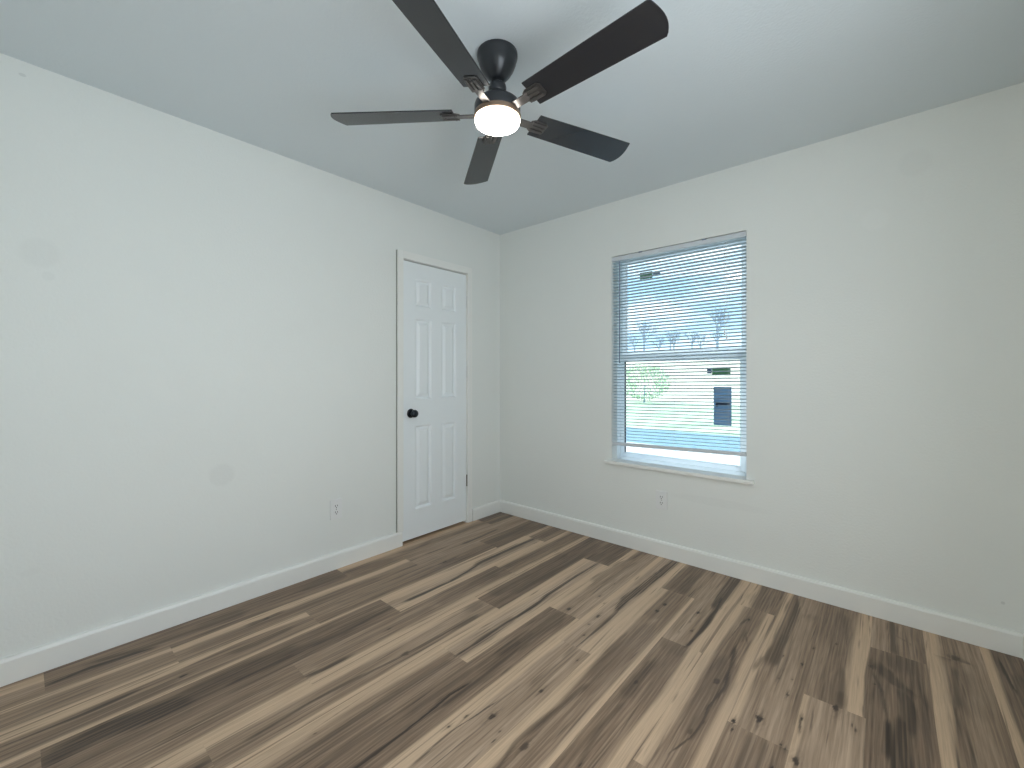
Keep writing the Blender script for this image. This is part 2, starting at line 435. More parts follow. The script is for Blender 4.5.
# knots: (x, y, radius, strength)
KNOT = [
    (.467, -2.37, .013, 1), (.276, -2.0, .014, .8), (.44, -1.0, .013, .9), (.808, -1.65, .008, 1), (1.02, -1.71, .016, .7),
    (1.339, -1.34, .018, .5), (1.455, -1.84, .007, 1), (1.469, -1.77, .007, 1), (1.536, -1.71, .013, 1), (1.592, -1.50, .009, .9), (1.610, -1.78, .006, .8), (1.60, -1.74, .005, .7),
    (1.700, -1.73, .017, .7), (1.349, -.95, .012, .9), (1.498, -.91, .012, .8), (1.405, -.73, .008, .8), (1.704, -.58, .013, 1), (1.700, -.67, .013, .9),
    (1.863, -.55, .011, .9), (1.891, -.73, .008, .8), (1.528, -1.09, .007, .8), (2.077, -1.01, .017, .7), (2.083, -1.32, .012, .6), (2.181, -1.18, .009, .9),
    (2.187, -1.22, .006, .9), (1.870, -1.67, .006, 1), (1.600, -1.26, .007, .8), (1.594, -1.50, .008, .9), (1.842, -1.22, .012, .7), (2.069, -.45, .011, .8),
    (2.246, -1.11, .016, .9), (2.300, -.91, .008, .9), (2.356, -1.01, .007, 1), (2.367, -1.22, .014, .9), (2.317, -.67, .008, .9), (2.338, -.51, .006, .8),
    (2.411, -.41, .006, 1), (2.444, -.872, .016, .9), (2.501, -.95, .006, .9), (2.49, -.93, .006, .7), (2.323, -1.18, .006, .9), (2.335, -1.19, .005, .9), (2.316, -1.30, .010, .9),
    (2.247, -.66, .005, .9), (2.26, -.83, .005, .7), (2.30, -.80, .005, .6), (1.05, -.85, .006, .6), (2.535, -.50, .016, .7), (2.80, -.20, .018, .7), (.78, -2.45, .006, .6), (1.14, -2.15, .006, .6),
    (1.40, -.55, .006, .6), (1.46, -.78, .005, .6), (1.50, -1.0, .006, .7), (1.85, -.78, .005, .6), (1.86, -.66, .005, .6), (2.545, -.62, .005, .8),
]

def vnoise(x, y, seed):
    xi = np.floor(x).astype(np.int64); yi = np.floor(y).astype(np.int64)
    fx = x - xi; fy = y - yi
    fx = fx * fx * (3 - 2 * fx); fy = fy * fy * (3 - 2 * fy)
    def h(a, b):
        n = (a * 374761393 + b * 668265263 + seed * 974711) & 0x7fffffff
        n = ((n ^ (n >> 13)) * 1274126177) & 0x7fffffff
        n = n ^ (n >> 16)
        return (n & 0xffff) / 65535.0
    return (h(xi, yi) * (1 - fx) + h(xi + 1, yi) * fx) * (1 - fy) + (h(xi, yi + 1) * (1 - fx) + h(xi + 1, yi + 1) * fx) * fy

def fbm(x, y, seed, o=3):
    s = 0; a = 0.5; t = 0
    for i in range(o):
        s = s + a * vnoise(x * 2 ** i, y * 2 ** i, seed + i * 17); t += a; a *= 0.5
    return s / t

def smooth(e0, e1, x):
    t = np.clip((x - e0) / (e1 - e0), 0, 1)
    return t * t * (3 - 2 * t)

def interp(pts, Y):
    p = sorted(pts, key=lambda q: q[1])
    return np.interp(Y, [q[1] for q in p], [q[0] for q in p])

def build_floor():
    vs, fs, A = [], [], {'tone': [], 'sap': [], 'dark': [], 'seed': []}
    off = 0
    x_end = RX
    for row in range(17):
        xa, xb = row * PW, min((row + 1) * PW, x_end)
        if row == 0: xa = -0.11      # runs under the door
        ends = [RY] + JOINTS[row] + [0.0]
        for pi, (ya, yb) in enumerate(zip(ends[:-1], ends[1:])):
            g = 0.00002
            nx = max(2, int((xb - xa) / 0.0024)); ny = max(2, int((yb - ya) / 0.009))
            X, Y = np.meshgrid(np.linspace(xa + g, xb - g, nx + 1), np.linspace(ya + g, yb - g, ny + 1))
            seed = row * 31 + pi * 7 + 3
            wob = 0.012 * (fbm(Y * 2.2, X * 0 + row, seed + 5, 3) - 0.5)
            XX = X + wob
            # broad streaky tone, drawn out along the board
            tone = TONE[row][pi] + 0.44 * (fbm(XX * 18, Y * 1.3, seed, 4) - 0.5) + 0.24 * (fbm(XX * 75, Y * 1.7, seed + 9, 3) - 0.5)
            sap = np.zeros_like(X); dark = np.zeros_like(X)
            for r, pts, hw in SAP:
                y0 = min(p[1] for p in pts); y1 = max(p[1] for p in pts)
                if r != row or y1 < ya + .02 or y0 > yb - .02: continue
                cx = interp(pts, Y)
                d = np.abs(X + 0.35 * wob - cx)
                w = hw * (0.85 + 0.3 * fbm(Y * 3, X * 0, seed + 2, 2))
                sg = np.sign(X + 0.35 * wob - cx) * (1 if cx.mean() > (xa + xb) / 2 else -1)
                soft = np.where(sg < 0, 1.55, 1.12)      # the inner edge fades into the heartwood
                sap = np.maximum(sap, smooth(soft, 2 - soft, d / w) * (0.55 + 0.75 * fbm(XX * 90, Y * 0.9, seed + 4, 3)))
            for r, pts, hw, st in STREAK:
                y0 = min(p[1] for p in pts); y1 = max(p[1] for p in pts)
                if r != row or y1 < ya or y0 > yb: continue
                cx = interp(pts, Y)
                d = np.abs(X + 0.5 * wob - cx)
                end = smooth(y0 - 0.05, y0 + 0.03, Y) * smooth(y1 + 0.05, y1 - 0.03, Y)
                w = hw * (0.35 + 1.3 * fbm(Y * 5, X * 0, seed + 3, 2)) * (0.3 + 0.7 * end)
                tex = 0.45 + 0.75 * fbm(XX * 130, Y * 2.2, seed + 6, 2)
                fine = smooth(1.12, 0.72, d / np.maximum(w * 0.55, 1e-4)) if hw < .015 else 0
                lines = smooth(.46, .56, fbm(XX * 190, Y * 1.3, seed + 12, 2)) * smooth(1.6, .8, d / np.maximum(w, 1e-4)) * 0.95
                dark = np.maximum(dark, st * end * np.maximum(np.maximum(smooth(1.35, 0.5, d / np.maximum(w, 1e-4)) * tex * (0.62 if hw >= .015 else 0.5), lines), fine))
            # random pin streaks
            rs = np.random.RandomState(seed)
            for k in range(16):
                cx = rs.uniform(xa, xb); cy = rs.uniform(ya, yb); ln = rs.uniform(.05, .24); hw = rs.uniform(.0014, .0032); st = rs.uniform(.25, .75)
                d = np.abs(XX - cx - 0.05 * (Y - cy) * rs.uniform(-1, 1)); e = smooth(ln, 0, np.abs(Y - cy))
                dark = np.maximum(dark, st * e * smooth(1.6, .4, d / hw))
            for kx, ky, kr, st in KNOT:
                if not (xa - .02 < kx < xb + .02 and ya - .05 < ky < yb + .05): continue
                kr2 = kr * 0.68
                wx = (fbm(X * 120, Y * 60, seed + 8, 3) - .5) * 1.6
                rr = np.sqrt(((X - kx) / kr2 + wx) ** 2 + ((Y - ky) / (kr2 * 2.1)) ** 2)
                dark = np.maximum(dark, min(1, st * 1.1) * smooth(1.15, 0.65, rr))
                tail = smooth(1.2, .3, np.abs(X - kx + wx * kr * .4) / (kr * .35)) * smooth(kr * 6, kr * 1.5, np.abs(Y - ky))
                dark = np.maximum(dark, st * .55 * tail)
                ring = 0.5 + 0.5 * np.sin(rr * 5.5)
                dark = np.maximum(dark, st * 0.22 * ring * smooth(3.6, 1.2, rr))
            vs.append(np.stack([X.ravel(), Y.ravel(), np.zeros(X.size)], 1))
            i = np.arange((nx + 1) * (ny + 1)).reshape(ny + 1, nx + 1) + off
            fs.append(np.stack([i[:-1, :-1].ravel(), i[:-1, 1:].ravel(), i[1:, 1:].ravel(), i[1:, :-1].ravel()], 1))
            off += X.size
            A['tone'].append(tone.ravel()); A['sap'].append(np.clip(sap, 0, 1).ravel()); A['dark'].append(np.clip(dark, 0, 1).ravel())
            A['seed'].append(np.full(X.size, (seed * 0.6180339) % 1.0))
    V = np.concatenate(vs).astype(np.float32); F = np.concatenate(fs).astype(np.int32)
    me = bpy.data.meshes.new('floor')
    me.vertices.add(len(V)); me.vertices.foreach_set('co', V.ravel())
    me.loops.add(F.size); me.loops.foreach_set('vertex_index', F.ravel())
    me.polygons.add(len(F)); me.polygons.foreach_set('loop_start', np.arange(len(F), dtype=np.int32) * 4)
    me.update(calc_edges=True)
    for k, v in A.items():
        at = me.attributes.new(k, 'FLOAT', 'POINT')
        at.data.foreach_set('value', np.concatenate(v).astype(np.float32))
    o = bpy.data.objects.new('floor', me)
    C.objects.link(o)
    return o

def floor_mat():
    m, n, b = nodes('wood_planks')
    L = n.links
    def att(k):
        a = n.nodes.new('ShaderNodeAttribute'); a.attribute_name = k; return a.outputs['Fac']
    tc = n.nodes.new('ShaderNodeTexCoord')
    sd = n.nodes.new('ShaderNodeCombineXYZ')
    ml = n.nodes.new('ShaderNodeMath'); ml.operation = 'MULTIPLY'; ml.inputs[1].default_value = 37.0
    L.new(att('seed'), ml.inputs[0]); L.new(ml.outputs[0], sd.inputs['Z'])
    ad = n.nodes.new('ShaderNodeVectorMath'); ad.operation = 'ADD'
    L.new(tc.outputs['Object'], ad.inputs[0]); L.new(sd.outputs[0], ad.inputs[1])
    def grain(sx, sy, det):
        mp = n.nodes.new('ShaderNodeMapping'); mp.inputs['Scale'].default_value = (sx, sy, 1)
        L.new(ad.outputs[0], mp.inputs[0])
        no = n.nodes.new('ShaderNodeTexNoise'); no.inputs['Scale'].default_value = 1; no.inputs['Detail'].default_value = det; no.inputs['Distortion'].default_value = 0.6
        L.new(mp.outputs[0], no.inputs['Vector'])
        return no.outputs[0]
    g1 = grain(260, 7, 3)
    g2 = grain(60, 3, 4)
    def math(op, a, bb, cl=False):
        q = n.nodes.new('ShaderNodeMath'); q.operation = op; q.use_clamp = cl
        for i, s in enumerate((a, bb)):
            if isinstance(s, (int, float)): q.inputs[i].default_value = s
            else: L.new(s, q.inputs[i])
        return q.outputs[0]
    t = math('ADD', att('tone'), math('MULTIPLY', math('SUBTRACT', g1, .5), .50))
    wv = n.nodes.new('ShaderNodeTexWave'); wv.wave_type = 'BANDS'; wv.bands_direction = 'X'
    wv.inputs['Scale'].default_value = 1.0; wv.inputs['Distortion'].default_value = 9.0
    wv.inputs['Detail'].default_value = 2.5; wv.inputs['Detail Scale'].default_value = 1.6
    wmp = n.nodes.new('ShaderNodeMapping'); wmp.inputs['Scale'].default_value = (20, 1.1, 1)
    L.new(ad.outputs[0], wmp.inputs[0]); L.new(wmp.outputs[0], wv.inputs['Vector'])
    t = math('ADD', t, math('MULTIPLY', math('SUBTRACT', wv.outputs['Fac'], .5), .12))
    t = math('ADD', t, math('MULTIPLY', math('SUBTRACT', g2, .5), .42), True)
    rp = n.nodes.new('ShaderNodeValToRGB')
    e = rp.color_ramp.elements
    e[0].position = 0.05; e[0].color = (0.074, 0.048, 0.034, 1)
    e[1].position = 0.95; e[1].color = (0.57, 0.412, 0.292, 1)
    q = e.new(0.45); q.color = (0.268, 0.183, 0.122, 1)
    L.new(t, rp.inputs[0])
    s = math('MULTIPLY', att('sap'), math('ADD', math('MULTIPLY', g1, .7), .52), True)
    m1 = n.nodes.new('ShaderNodeMixRGB'); m1.inputs[2].default_value = (0.64, 0.455, 0.305, 1)
    L.new(s, m1.inputs[0]); L.new(rp.outputs[0], m1.inputs[1])
    m2 = n.nodes.new('ShaderNodeMixRGB'); m2.inputs[2].default_value = (0.028, 0.018, 0.013, 1)
    d = math('MULTIPLY', att('dark'), math('ADD', math('MULTIPLY', g1, .6), .62), True)
    L.new(d, m2.inputs[0]); L.new(m1.outputs[0], m2.inputs[1])
    L.new(m2.outputs[0], b.inputs['Base Color'])
    b.inputs['Roughness'].default_value = 0.40
    b.inputs['Specular IOR Level'].default_value = 0.36
    bp = n.nodes.new('ShaderNodeBump'); bp.inputs['Strength'].default_value = 0.10; bp.inputs['Distance'].default_value = 0.001
    L.new(g1, bp.inputs['Height']); L.new(bp.outputs[0], b.inputs['Normal'])
    return m

fl = build_floor()
fl.data.materials.append(floor_mat())
tag(fl, kind='structure')
sub = obj('trim_subfloor', boxbm(-0.16, RX + .15, RY, 0.15, -0.06, -0.0015), M_dark)
tag(sub, kind='structure')

# ------------------------------------------------------------------ walls
def wall_hole(name, m, P, U, Vv, N, us, vs, hole, thick, back=True, closed=False):
    """A wall slab with one rectangular opening. P origin, U/V in-plane, N into the room."""
    bm = bmesh.new()
    P, U, Vv, N = map(Vector, (P, U, Vv, N))
    pt = lambda u, v, d: P + U * u + Vv * v - N * d
    u0, u1 = us; v0, v1 = vs; a0, a1, b0, b1 = hole
    US = [u0, a0, a1, u1]; VS = [v0] + ([b0] if b0 > v0 else []) + [b1, v1]
    cache = {}
    def vert(u, v, d):
        k = (round(u, 5), round(v, 5), round(d, 5))
        if k not in cache: cache[k] = bm.verts.new(pt(u, v, d))
        return cache[k]
    for d in (0, thick):
        for i in range(3):
            for j in range(len(VS) - 1):
                inside = i == 1 and abs(VS[j] - b0) < 1e-6
                if inside: continue
                bm.faces.new([vert(US[i], VS[j], d), vert(US[i + 1], VS[j], d), vert(US[i + 1], VS[j + 1], d), vert(US[i], VS[j + 1], d)])
    def rim(pts):
        for p, q in pts:
            bm.faces.new([vert(*p, 0), vert(*q, 0), vert(*q, thick), vert(*p, thick)])
    r = [((a0, b0), (a0, b1)), ((a0, b1), (a1, b1)), ((a1, b1), (a1, b0))]
    if b0 > v0: r.append(((a1, b0), (a0, b0)))
    rim(r)
    per = []
    for i in range(3):
        if not (b0 <= v0 and i == 1): per.append(((US[i], v0), (US[i + 1], v0)))
        per.append(((US[i], v1), (US[i + 1], v1)))
    for j in range(len(VS) - 1):
        per.append(((u0, VS[j]), (u0, VS[j + 1]))); per.append(((u1, VS[j]), (u1, VS[j + 1])))
    rim(per)
    o = obj(name, bm, m)
    return tag(o, kind='structure')

wall_hole('wall_left', M_wall_left, (0, 0, 0), (0, 1, 0), (0, 0, 1), (1, 0, 0), (RY - WT, WT), (-0.0, H), (DY0, DY1, 0.0, DZ1), 0.11)
wall_hole('wall_back', M_wall_back, (0, 0, 0), (1, 0, 0), (0, 0, 1), (0, -1, 0), (0.0, RX), (0, H), (WX0, WX1, WZ0, WZ1), WT)
R_Y0, R_Y1, R_Z0, R_Z1 = -2.95, -1.45, 0.72, 1.98
wall_hole('wall_right', M_wall, (RX, 0, 0), (0, 1, 0), (0, 0, 1), (-1, 0, 0), (RY - WT, WT), (0, H), (R_Y0, R_Y1, R_Z0, R_Z1), WT)  # unseen opening added for the side fill light
wall_hole('wall_front', M_wall, (0, RY, 0), (1, 0, 0), (0, 0, 1), (0, 1, 0), (0, RX), (0, H), (2.10, 2.95, 0, 2.03), WT)  # unseen doorway added to let the second fill light in
HY = -4.60  # unseen hall box, added to enclose the doorway fill light
tag(obj('added_wall_hall', boxbm(1.3, 3.5, HY - .1, HY, 0, H), M_wall), kind='structure')
tag(obj('added_wall_hall_left', boxbm(1.2, 1.3, HY - .1, RY - WT, 0, H), M_wall), kind='structure')
tag(obj('added_wall_hall_right', boxbm(3.5, 3.6, HY - .1, RY - WT, 0, H), M_wall), kind='structure')
tag(obj('added_wall_hall_front', boxbm(RX + WT, 3.5, RY - WT - .1, RY - WT, 0, H), M_wall), kind='structure')
tag(obj('added_ceiling_hall', boxbm(1.2, 3.6, HY - .1, RY - WT, H, H + .12), M_ceil), kind='structure')
tag(obj('added_floor_hall', boxbm(1.2, 3.6, HY - .1, RY, -.06, 0), mat('added_hall_floor', (.25, .19, .14), .45)), kind='structure')
tag(obj('ceiling', boxbm(-.15, RX + WT, RY - WT, WT, H, H + 0.12), M_ceil), kind='structure')
tag(obj('door_light_block', boxbm(-0.62, -0.112, DY0 - .1, DY1 + .1, -0.05, DZ1 + .1), M_dark), kind='structure')  # near-black block added behind the door to keep light out

# baseboards
BH, BT = 0.102, 0.017
def baseboard(name, x0, x1, y0, y1, dirn):
    """dirn: 'x' = board runs along x against y1 face, 'y' = runs along y against x0 face"""
    bm = bmesh.new()
    prof = [(0, 0.0008), (BT, 0.0008), (BT, BH - 0.012), (BT - 0.004, BH - 0.003), (BT - .008, BH), (0, BH)]
    ends = []
    for t in ((y0, y1) if dirn in ('y', '-y') else (x0, x1)):
        ring = []
        for d, z in prof:
            if dirn == 'y': p = (x0 + d, t, z)
            elif dirn == '-y': p = (x1 - d, t, z)
            elif dirn == 'x': p = (t, y1 - d, z)
            else: p = (t, y0 + d, z)
            ring.append(bm.verts.new(p))
        ends.append(ring)
    k = len(prof)
    for i in range(k):
        j = (i + 1) % k
        bm.faces.new((ends[0][i], ends[0][j], ends[1][j], ends[1][i]))
    bm.faces.new(ends[0]); bm.faces.new(ends[1][::-1])
    o = obj(name, bm, M_trim)
    return tag(o, kind='structure')
baseboard('baseboard_left', 0.0005, .2, RY, DY0 - 0.006, 'y')
baseboard('baseboard_corner', 0.0005, .2, DY1 + 0.052, -BT - .0005, 'y')
baseboard('baseboard_back', 0.0005, RX, 0, -0.0005, 'x')
baseboard('baseboard_right', 0, RX - .0005, RY, -BT - .0005, '-y')
baseboard('baseboard_front', BT + .001, 2.10, RY + .0005, 0, '-x')

# ------------------------------------------------------------------ door
# casing: flat narrow trim, left leg stands on the baseboard
CW, CT = 0.046, 0.0155
tag(obj('trim_1', boxbm(0.0004, CT, DY0 - CW + .004, DY0 + .004, BH + 0.001, DZ1 + 0.05), M_trim, bevel=0.002), kind='structure')
tag(obj('trim_2', boxbm(0.0004, CT, DY1 - .004, DY1 + CW - .004, 0.001, DZ1 + 0.05), M_trim, bevel=0.002), kind='structure')
tag(obj('trim_3', boxbm(0.0004, CT, DY0 + .0045, DY1 - .0045, DZ1 - .003, DZ1 + 0.05), M_trim, bevel=0.002), kind='structure')
tag(obj('casing_shadow_strip', boxbm(0.0002, .0025, DY0 - CW - .002, DY0 - CW + .0035, BH + .001, DZ1 + .048), mat('casing_shadow', (.20, .21, .20), .8)), kind='structure')  # flat dark strip painted in for the shadow line beside the casing
# door jamb lining
tag(obj('trim_4', boxbm(-0.11, 0.0, DY0, DY0 + .006, 0.001, DZ1), M_trim), kind='structure')
tag(obj('trim_5', boxbm(-0.11, 0.0, DY1 - .006, DY1, 0.001, DZ1), M_trim), kind='structure')
tag(obj('trim_6', boxbm(-0.11, 0.0, DY0 + .006, DY1 - .006, DZ1 - .005, DZ1), M_trim), kind='structure')

def door_slab():
    y0, y1, z0, z1 = DY0 + .0085, DY1 - .0085, 0.021, DZ1 - .012
    xf, th = -0.003, 0.035
    bm = bmesh.new()
    cols = [(-0.905, -0.757), (-0.660, -0.512)]
    rows = [(0.225, 0.832), (1.025, 1.610), (1.700, 1.900)]
    ys = sorted([y0, y1] + [c for p in cols for c in p]); zs = sorted([z0, z1] + [c for p in rows for c in p])
    cache = {}
    def V(x, y, z):
        k = (round(x, 5), round(y, 5), round(z, 5))
        if k not in cache: cache[k] = bm.verts.new((x, y, z))
        return cache[k]
    for i in range(len(ys) - 1):
        for j in range(len(zs) - 1):
            a, b, c, d = ys[i], ys[i + 1], zs[j], zs[j + 1]
            if (a, b) in cols and (c, d) in rows:
                loops = []
                # moulded edge, flat groove, raised field
                for ins, dep in ((0, 0), (0.006, -0.004), (0.012, -0.0125), (0.021, -0.0125), (0.040, -0.003), (0.044, -0.0025)):
                    loops.append([V(xf + dep, a + ins, c + ins), V(xf + dep, b - ins, c + ins), V(xf + dep, b - ins, d - ins), V(xf + dep, a + ins, d - ins)])
                for l0, l1 in zip(loops[:-1], loops[1:]):
                    for k in range(4):
                        bm.faces.new((l0[k], l0[(k + 1) % 4], l1[(k + 1) % 4], l1[k]))
                bm.faces.new(loops[-1])
            else:
                bm.faces.new([V(xf, a, c), V(xf, b, c), V(xf, b, d), V(xf, a, d)])
    # edges and back
    for i in range(len(ys) - 1):
        for z in (z0, z1):
            bm.faces.new([V(xf, ys[i], z), V(xf, ys[i + 1], z), V(xf - th, ys[i + 1], z), V(xf - th, ys[i], z)])
    for j in range(len(zs) - 1):
        for y in (y0, y1):
            bm.faces.new([V(xf, y, zs[j]), V(xf, y, zs[j + 1]), V(xf - th, y, zs[j + 1]), V(xf - th, y, zs[j])])
    bm.faces.new([V(xf - th, y, z) for y, z in [(y, z0) for y in ys] + [(y1, z) for z in zs[1:]] + [(y, z1) for y in ys[::-1][1:]] + [(y0, z) for z in zs[::-1][1:-1]]])
    return bm
door = obj('door_1', door_slab(), M_door)
tag(door, kind='structure')
# knob: rosette, neck and round knob on the door's axis (+x)
KX = basis((0, 1, 0), (0, 0, 1), (1, 0, 0), (-0.003, -0.944, 0.925))
bm = bmesh.new()
lathe(bm, [(.033, 0), (.033, .003), (.030, .007), (.018, .010)], 32, KX)
rose = obj('knob_rosette', bm, M_knob, door, smooth=True)
bm = bmesh.new()
lathe(bm, [(.012, .009), (.011, .020), (.014, .026), (.022, .031), (.0265, .039), (.0275, .047), (.0255, .055), (.019, .061), (.009, .064), (.001, .0645)], 32, KX)
obj('knob', bm, M_knob, rose, smooth=True)
bm = bmesh.new(); box(bm, -0.012, -.0015, DY0 + .0064, DY0 + .0084, .895, .955)
obj('latch_plate', bm, M_brass, door)
for z, mm in ((1.796, M_hinge_w), (1.226, M_hinge_w), (0.345, M_hinge)):
    bm = bmesh.new()
    lathe(bm, [(.0045, z - .042), (.0045, z + .042)], 12, Matrix.Translation((.0035, DY1 - .0075, 0)))
    for k in (-.044, .044):
        lathe(bm, [(.003, z + k - .003), (.0055, z + k - .001), (.0055, z + k + .001), (.003, z + k + .003)], 12, Matrix.Translation((.0035, DY1 - .0075, 0)))
    obj('hinge', bm, mm, door, smooth=True)

# ------------------------------------------------------------------ window
FY = 0.085            # room face of the vinyl frame
win = bpy.data.objects.new('window_1', None); C.objects.link(win); win.location = ((WX0 + WX1) / 2, 0, WZ0)
tag(win, kind='structure')
def wpart(name, bm, m, parent=win, **k):
    o = obj(name, bm, m, None, **k)
    o.data.transform(Matrix.Translation(-Vector(win.location)))
    o.parent = parent
    return o
def frame(bm, x0, x1, z0, z1, y0, y1, l, r, b, t):
    box(bm, x0, x0 + l, y0, y1, z0, z1); box(bm, x1 - r, x1, y0, y1, z0, z1)
    box(bm, x0 + l, x1 - r, y0, y1, z0, z0 + b); box(bm, x0 + l, x1 - r, y0, y1, z1 - t, z1)
e = 0.0008
GX0, GX1 = 1.143, 1.908      # visible glass width
bm = bmesh.new(); frame(bm, WX0 + e, WX1 - e, WZ0 + e, WZ1 - e, FY, WT - .004, .024, .024, .026, .020)
wpart('window_frame', bm, M_vinyl, bevel=.0015)
# upper sash (further out) and lower sash (room side)
MZ = 1.312
bm = bmesh.new(); frame(bm, WX0 + .026, WX1 - .026, MZ + .002, WZ1 - .022, .122, .142, .029, .029, .055, .020)
us = wpart('sash', bm, M_vinyl, bevel=.0015); us['label'] = 'upper window sash'
bm = bmesh.new(); box(bm, GX0, GX1, .130, .133, MZ + .056, WZ1 - .041)
wpart('glass_pane', bm, M_glass, us)
bm = bmesh.new(); frame(bm, WX0 + .026, WX1 - .026, WZ0 + .028, MZ + .028, .092, .119, .029, .029, .030, .044)
ls = wpart('sash', bm, M_vinyl, bevel=.0015); ls['label'] = 'lower window sash'
bm = bmesh.new(); box(bm, GX0, GX1, .104, .107, WZ0 + .057, MZ - .015)
wpart('glass_pane', bm, M_glass, ls)
bm = bmesh.new(); box(bm, GX0 + .0006, GX0 + .006, .0925, .1035, WZ0 + .059, MZ - .017)
wpart('gasket', bm, M_gasket, ls)
bm = bmesh.new(); box(bm, 1.50, 1.56, .078, .0918, MZ + .006, MZ + .020)
wpart('sash_lock', bm, M_vinyl, ls, bevel=.002)
# stool (inner sill)
bm = bmesh.new()
box(bm, WX0 + e, WX1 - e, -.001, FY - .001, WZ0 - .0, WZ0 + .006)
box(bm, 1.044, 2.003, -.030, -.0005, WZ0 - .016, WZ0 + .006)
tag(obj('trim_7', bm, M_trim, bevel=.002), kind='structure')

# stickers on the glass
def sticker_mat(name, base, marks):
    m, n, b = nodes(name)
    b.inputs['Base Color'].default_value = (*base, 1)
    b.inputs['Roughness'].default_value = .55
    tl = n.nodes.new('ShaderNodeBsdfTranslucent')      # thin paper on glass, daylight behind it
    tl.inputs[0].default_value = (*base, 1)
    mx = n.nodes.new('ShaderNodeMixShader'); mx.inputs[0].default_value = 0.65
    n.links.new(b.outputs[0], mx.inputs[1]); n.links.new(tl.outputs[0], mx.inputs[2])
    n.links.new(mx.outputs[0], n.nodes['Material Output'].inputs['Surface'])
    return m
M_st_blue = sticker_mat('sticker_blue', (0.36, 0.54, 0.72), 0)
M_st_print = mat('sticker_print', (0.015, 0.025, 0.05), .6)
M_st_pale = mat('sticker_pale_print', (0.45, 0.55, 0.66), .6)
M_st_green = sticker_mat('sticker_green', (0.22, 0.44, 0.26), 0)
M_st_lilac = sticker_mat('sticker_lilac', (0.26, 0.34, 0.50), 0)
st = obj('sticker', boxbm(1.750, 1.854, .1026, .1036, .883, 1.125), M_st_blue)
tag(st, 'tall dark blue paper sticker on right side of the lower window pane', 'sticker')
bm = bmesh.new(); box(bm, 1.762, 1.844, .1018, .1025, 1.012, 1.024); box(bm, 1.762, 1.776, .1018, .1025, 1.000, 1.012)
obj('dark_print', bm, M_st_print, st)
for x in (1.762, 1.772, 1.786): obj('pale_print', boxbm(x, x + .006, .1018, .1025, 1.098, 1.114), M_st_pale, st)
for z in (.975, .955, .935, .915, 1.06, 1.045): obj('pale_print', boxbm(1.762, 1.839, .1018, .1025, z, z + .004), M_st_pale, st)
def certificate(x0, x1, y, z0, z1, lilac_left, label):
    a = x0 + (x1 - x0) * (.22 if lilac_left else .62)
    if lilac_left: gx, lx = (a, x1), (x0, a - .002)
    else: gx, lx = (x0, a), (a + .002, x1)
    h = (z1 - z0)
    s = obj('sticker', boxbm(gx[0], gx[1], y - .0012, y - .0004, z0, z1), M_st_green)
    tag(s, label, 'sticker')
    obj('lilac_end', boxbm(lx[0], lx[1], y - .0012, y - .0004, z0 + h * .25, z1 - h * .1), M_st_lilac, s)
certificate(1.243, 1.393, .130, 1.884, 1.932, False, 'small green sticker near the top left corner of the upper window pane')
certificate(1.710, 1.848, .104, 1.197, 1.244, True, 'small green sticker at the top right of the lower window pane, above the blue sticker')

# ------------------------------------------------------------------ blind
BX0, BX1 = 1.0905, 1.9575
BYc = 0.017
HZ = 2.044
blind = empty('window_blind', ((BX0 + BX1) / 2, BYc, 0.72), 'white horizontal mini blind with open slats hanging in the window', 'blind')
def bpart(name, bm, m, **k):
    o = obj(name, bm, m, None, **k)
    o.data.transform(Matrix.Translation(-Vector(blind.location)))
    o.parent = blind
    return o
bm = bmesh.new(); box(bm, BX0, BX1, BYc - .014, BYc + .012, HZ - .030, HZ)
hr = bpart('headrail', bm, M_rail, bevel=.0015)
for x in (1.304, 1.722):
    bpart('headrail_clip', boxbm(x - .012, x + .012, BYc - .0175, BYc + .010, HZ - .004, HZ + .004), M_wand)
zt, zb = HZ - .045, .752
def dz(x, z):   # the blind hangs a touch higher at its right end
    s = (zt - z) / (zt - zb)
    return z + s * .012 * (x - (BX0 + BX1) / 2) / ((BX1 - BX0) / 2)
bm = bmesh.new()
ns = 60
tilt = math.radians(-15)
for i in range(ns):
    z = zt - (zt - zb) * i / (ns - 1)
    sec = []
    for k in range(5):
        s = -1 + 2 * k / 4
        yy = s * .0125; hh = .0019 * (1 - s * s)
        sec.append((yy * math.cos(tilt) - hh * math.sin(tilt), yy * math.sin(tilt) + hh * math.cos(tilt)))
    rows = []
    for x in (BX0 + .002, BX1 - .002):
        zc = dz(x, z)
        rows.append([[bm.verts.new((x, BYc + a, zc + b + o)) for a, b in sec] for o in (0, -.0004)])
    for k in range(4):
        bm.faces.new((rows[0][0][k], rows[1][0][k], rows[1][0][k + 1], rows[0][0][k + 1]))
        bm.faces.new((rows[0][1][k + 1], rows[1][1][k + 1], rows[1][1][k], rows[0][1][k]))
bpart('slats', bm, M_slat, smooth=None)
bm = bmesh.new()
vs = box(bm, BX0 + .001, BX1 - .001, BYc - .011, BYc + .011, .709, .731)
for v in vs: v.co.z += .012 * (v.co.x - (BX0 + BX1) / 2) / ((BX1 - BX0) / 2)
bpart('bottom_rail', bm, M_rail, bevel=.002)
for x in (1.20, 1.53, 1.86):
    bm = bmesh.new()
    for y in (BYc - .0135, BYc + .0135):
        tube(bm, [(x, y, HZ - .03), (x, y, dz(x, .73))], .0006, 5)
    bpart('ladder_cord', bm, M_cord)
bm = bmesh.new(); tube(bm, [(1.153, BYc - .020, 2.008), (1.153, BYc - .022, 1.30), (1.154, BYc - .022, 1.285)], [.0038, .0036, .0045], 8)
bpart('tilt_wand', bm, M_wand)
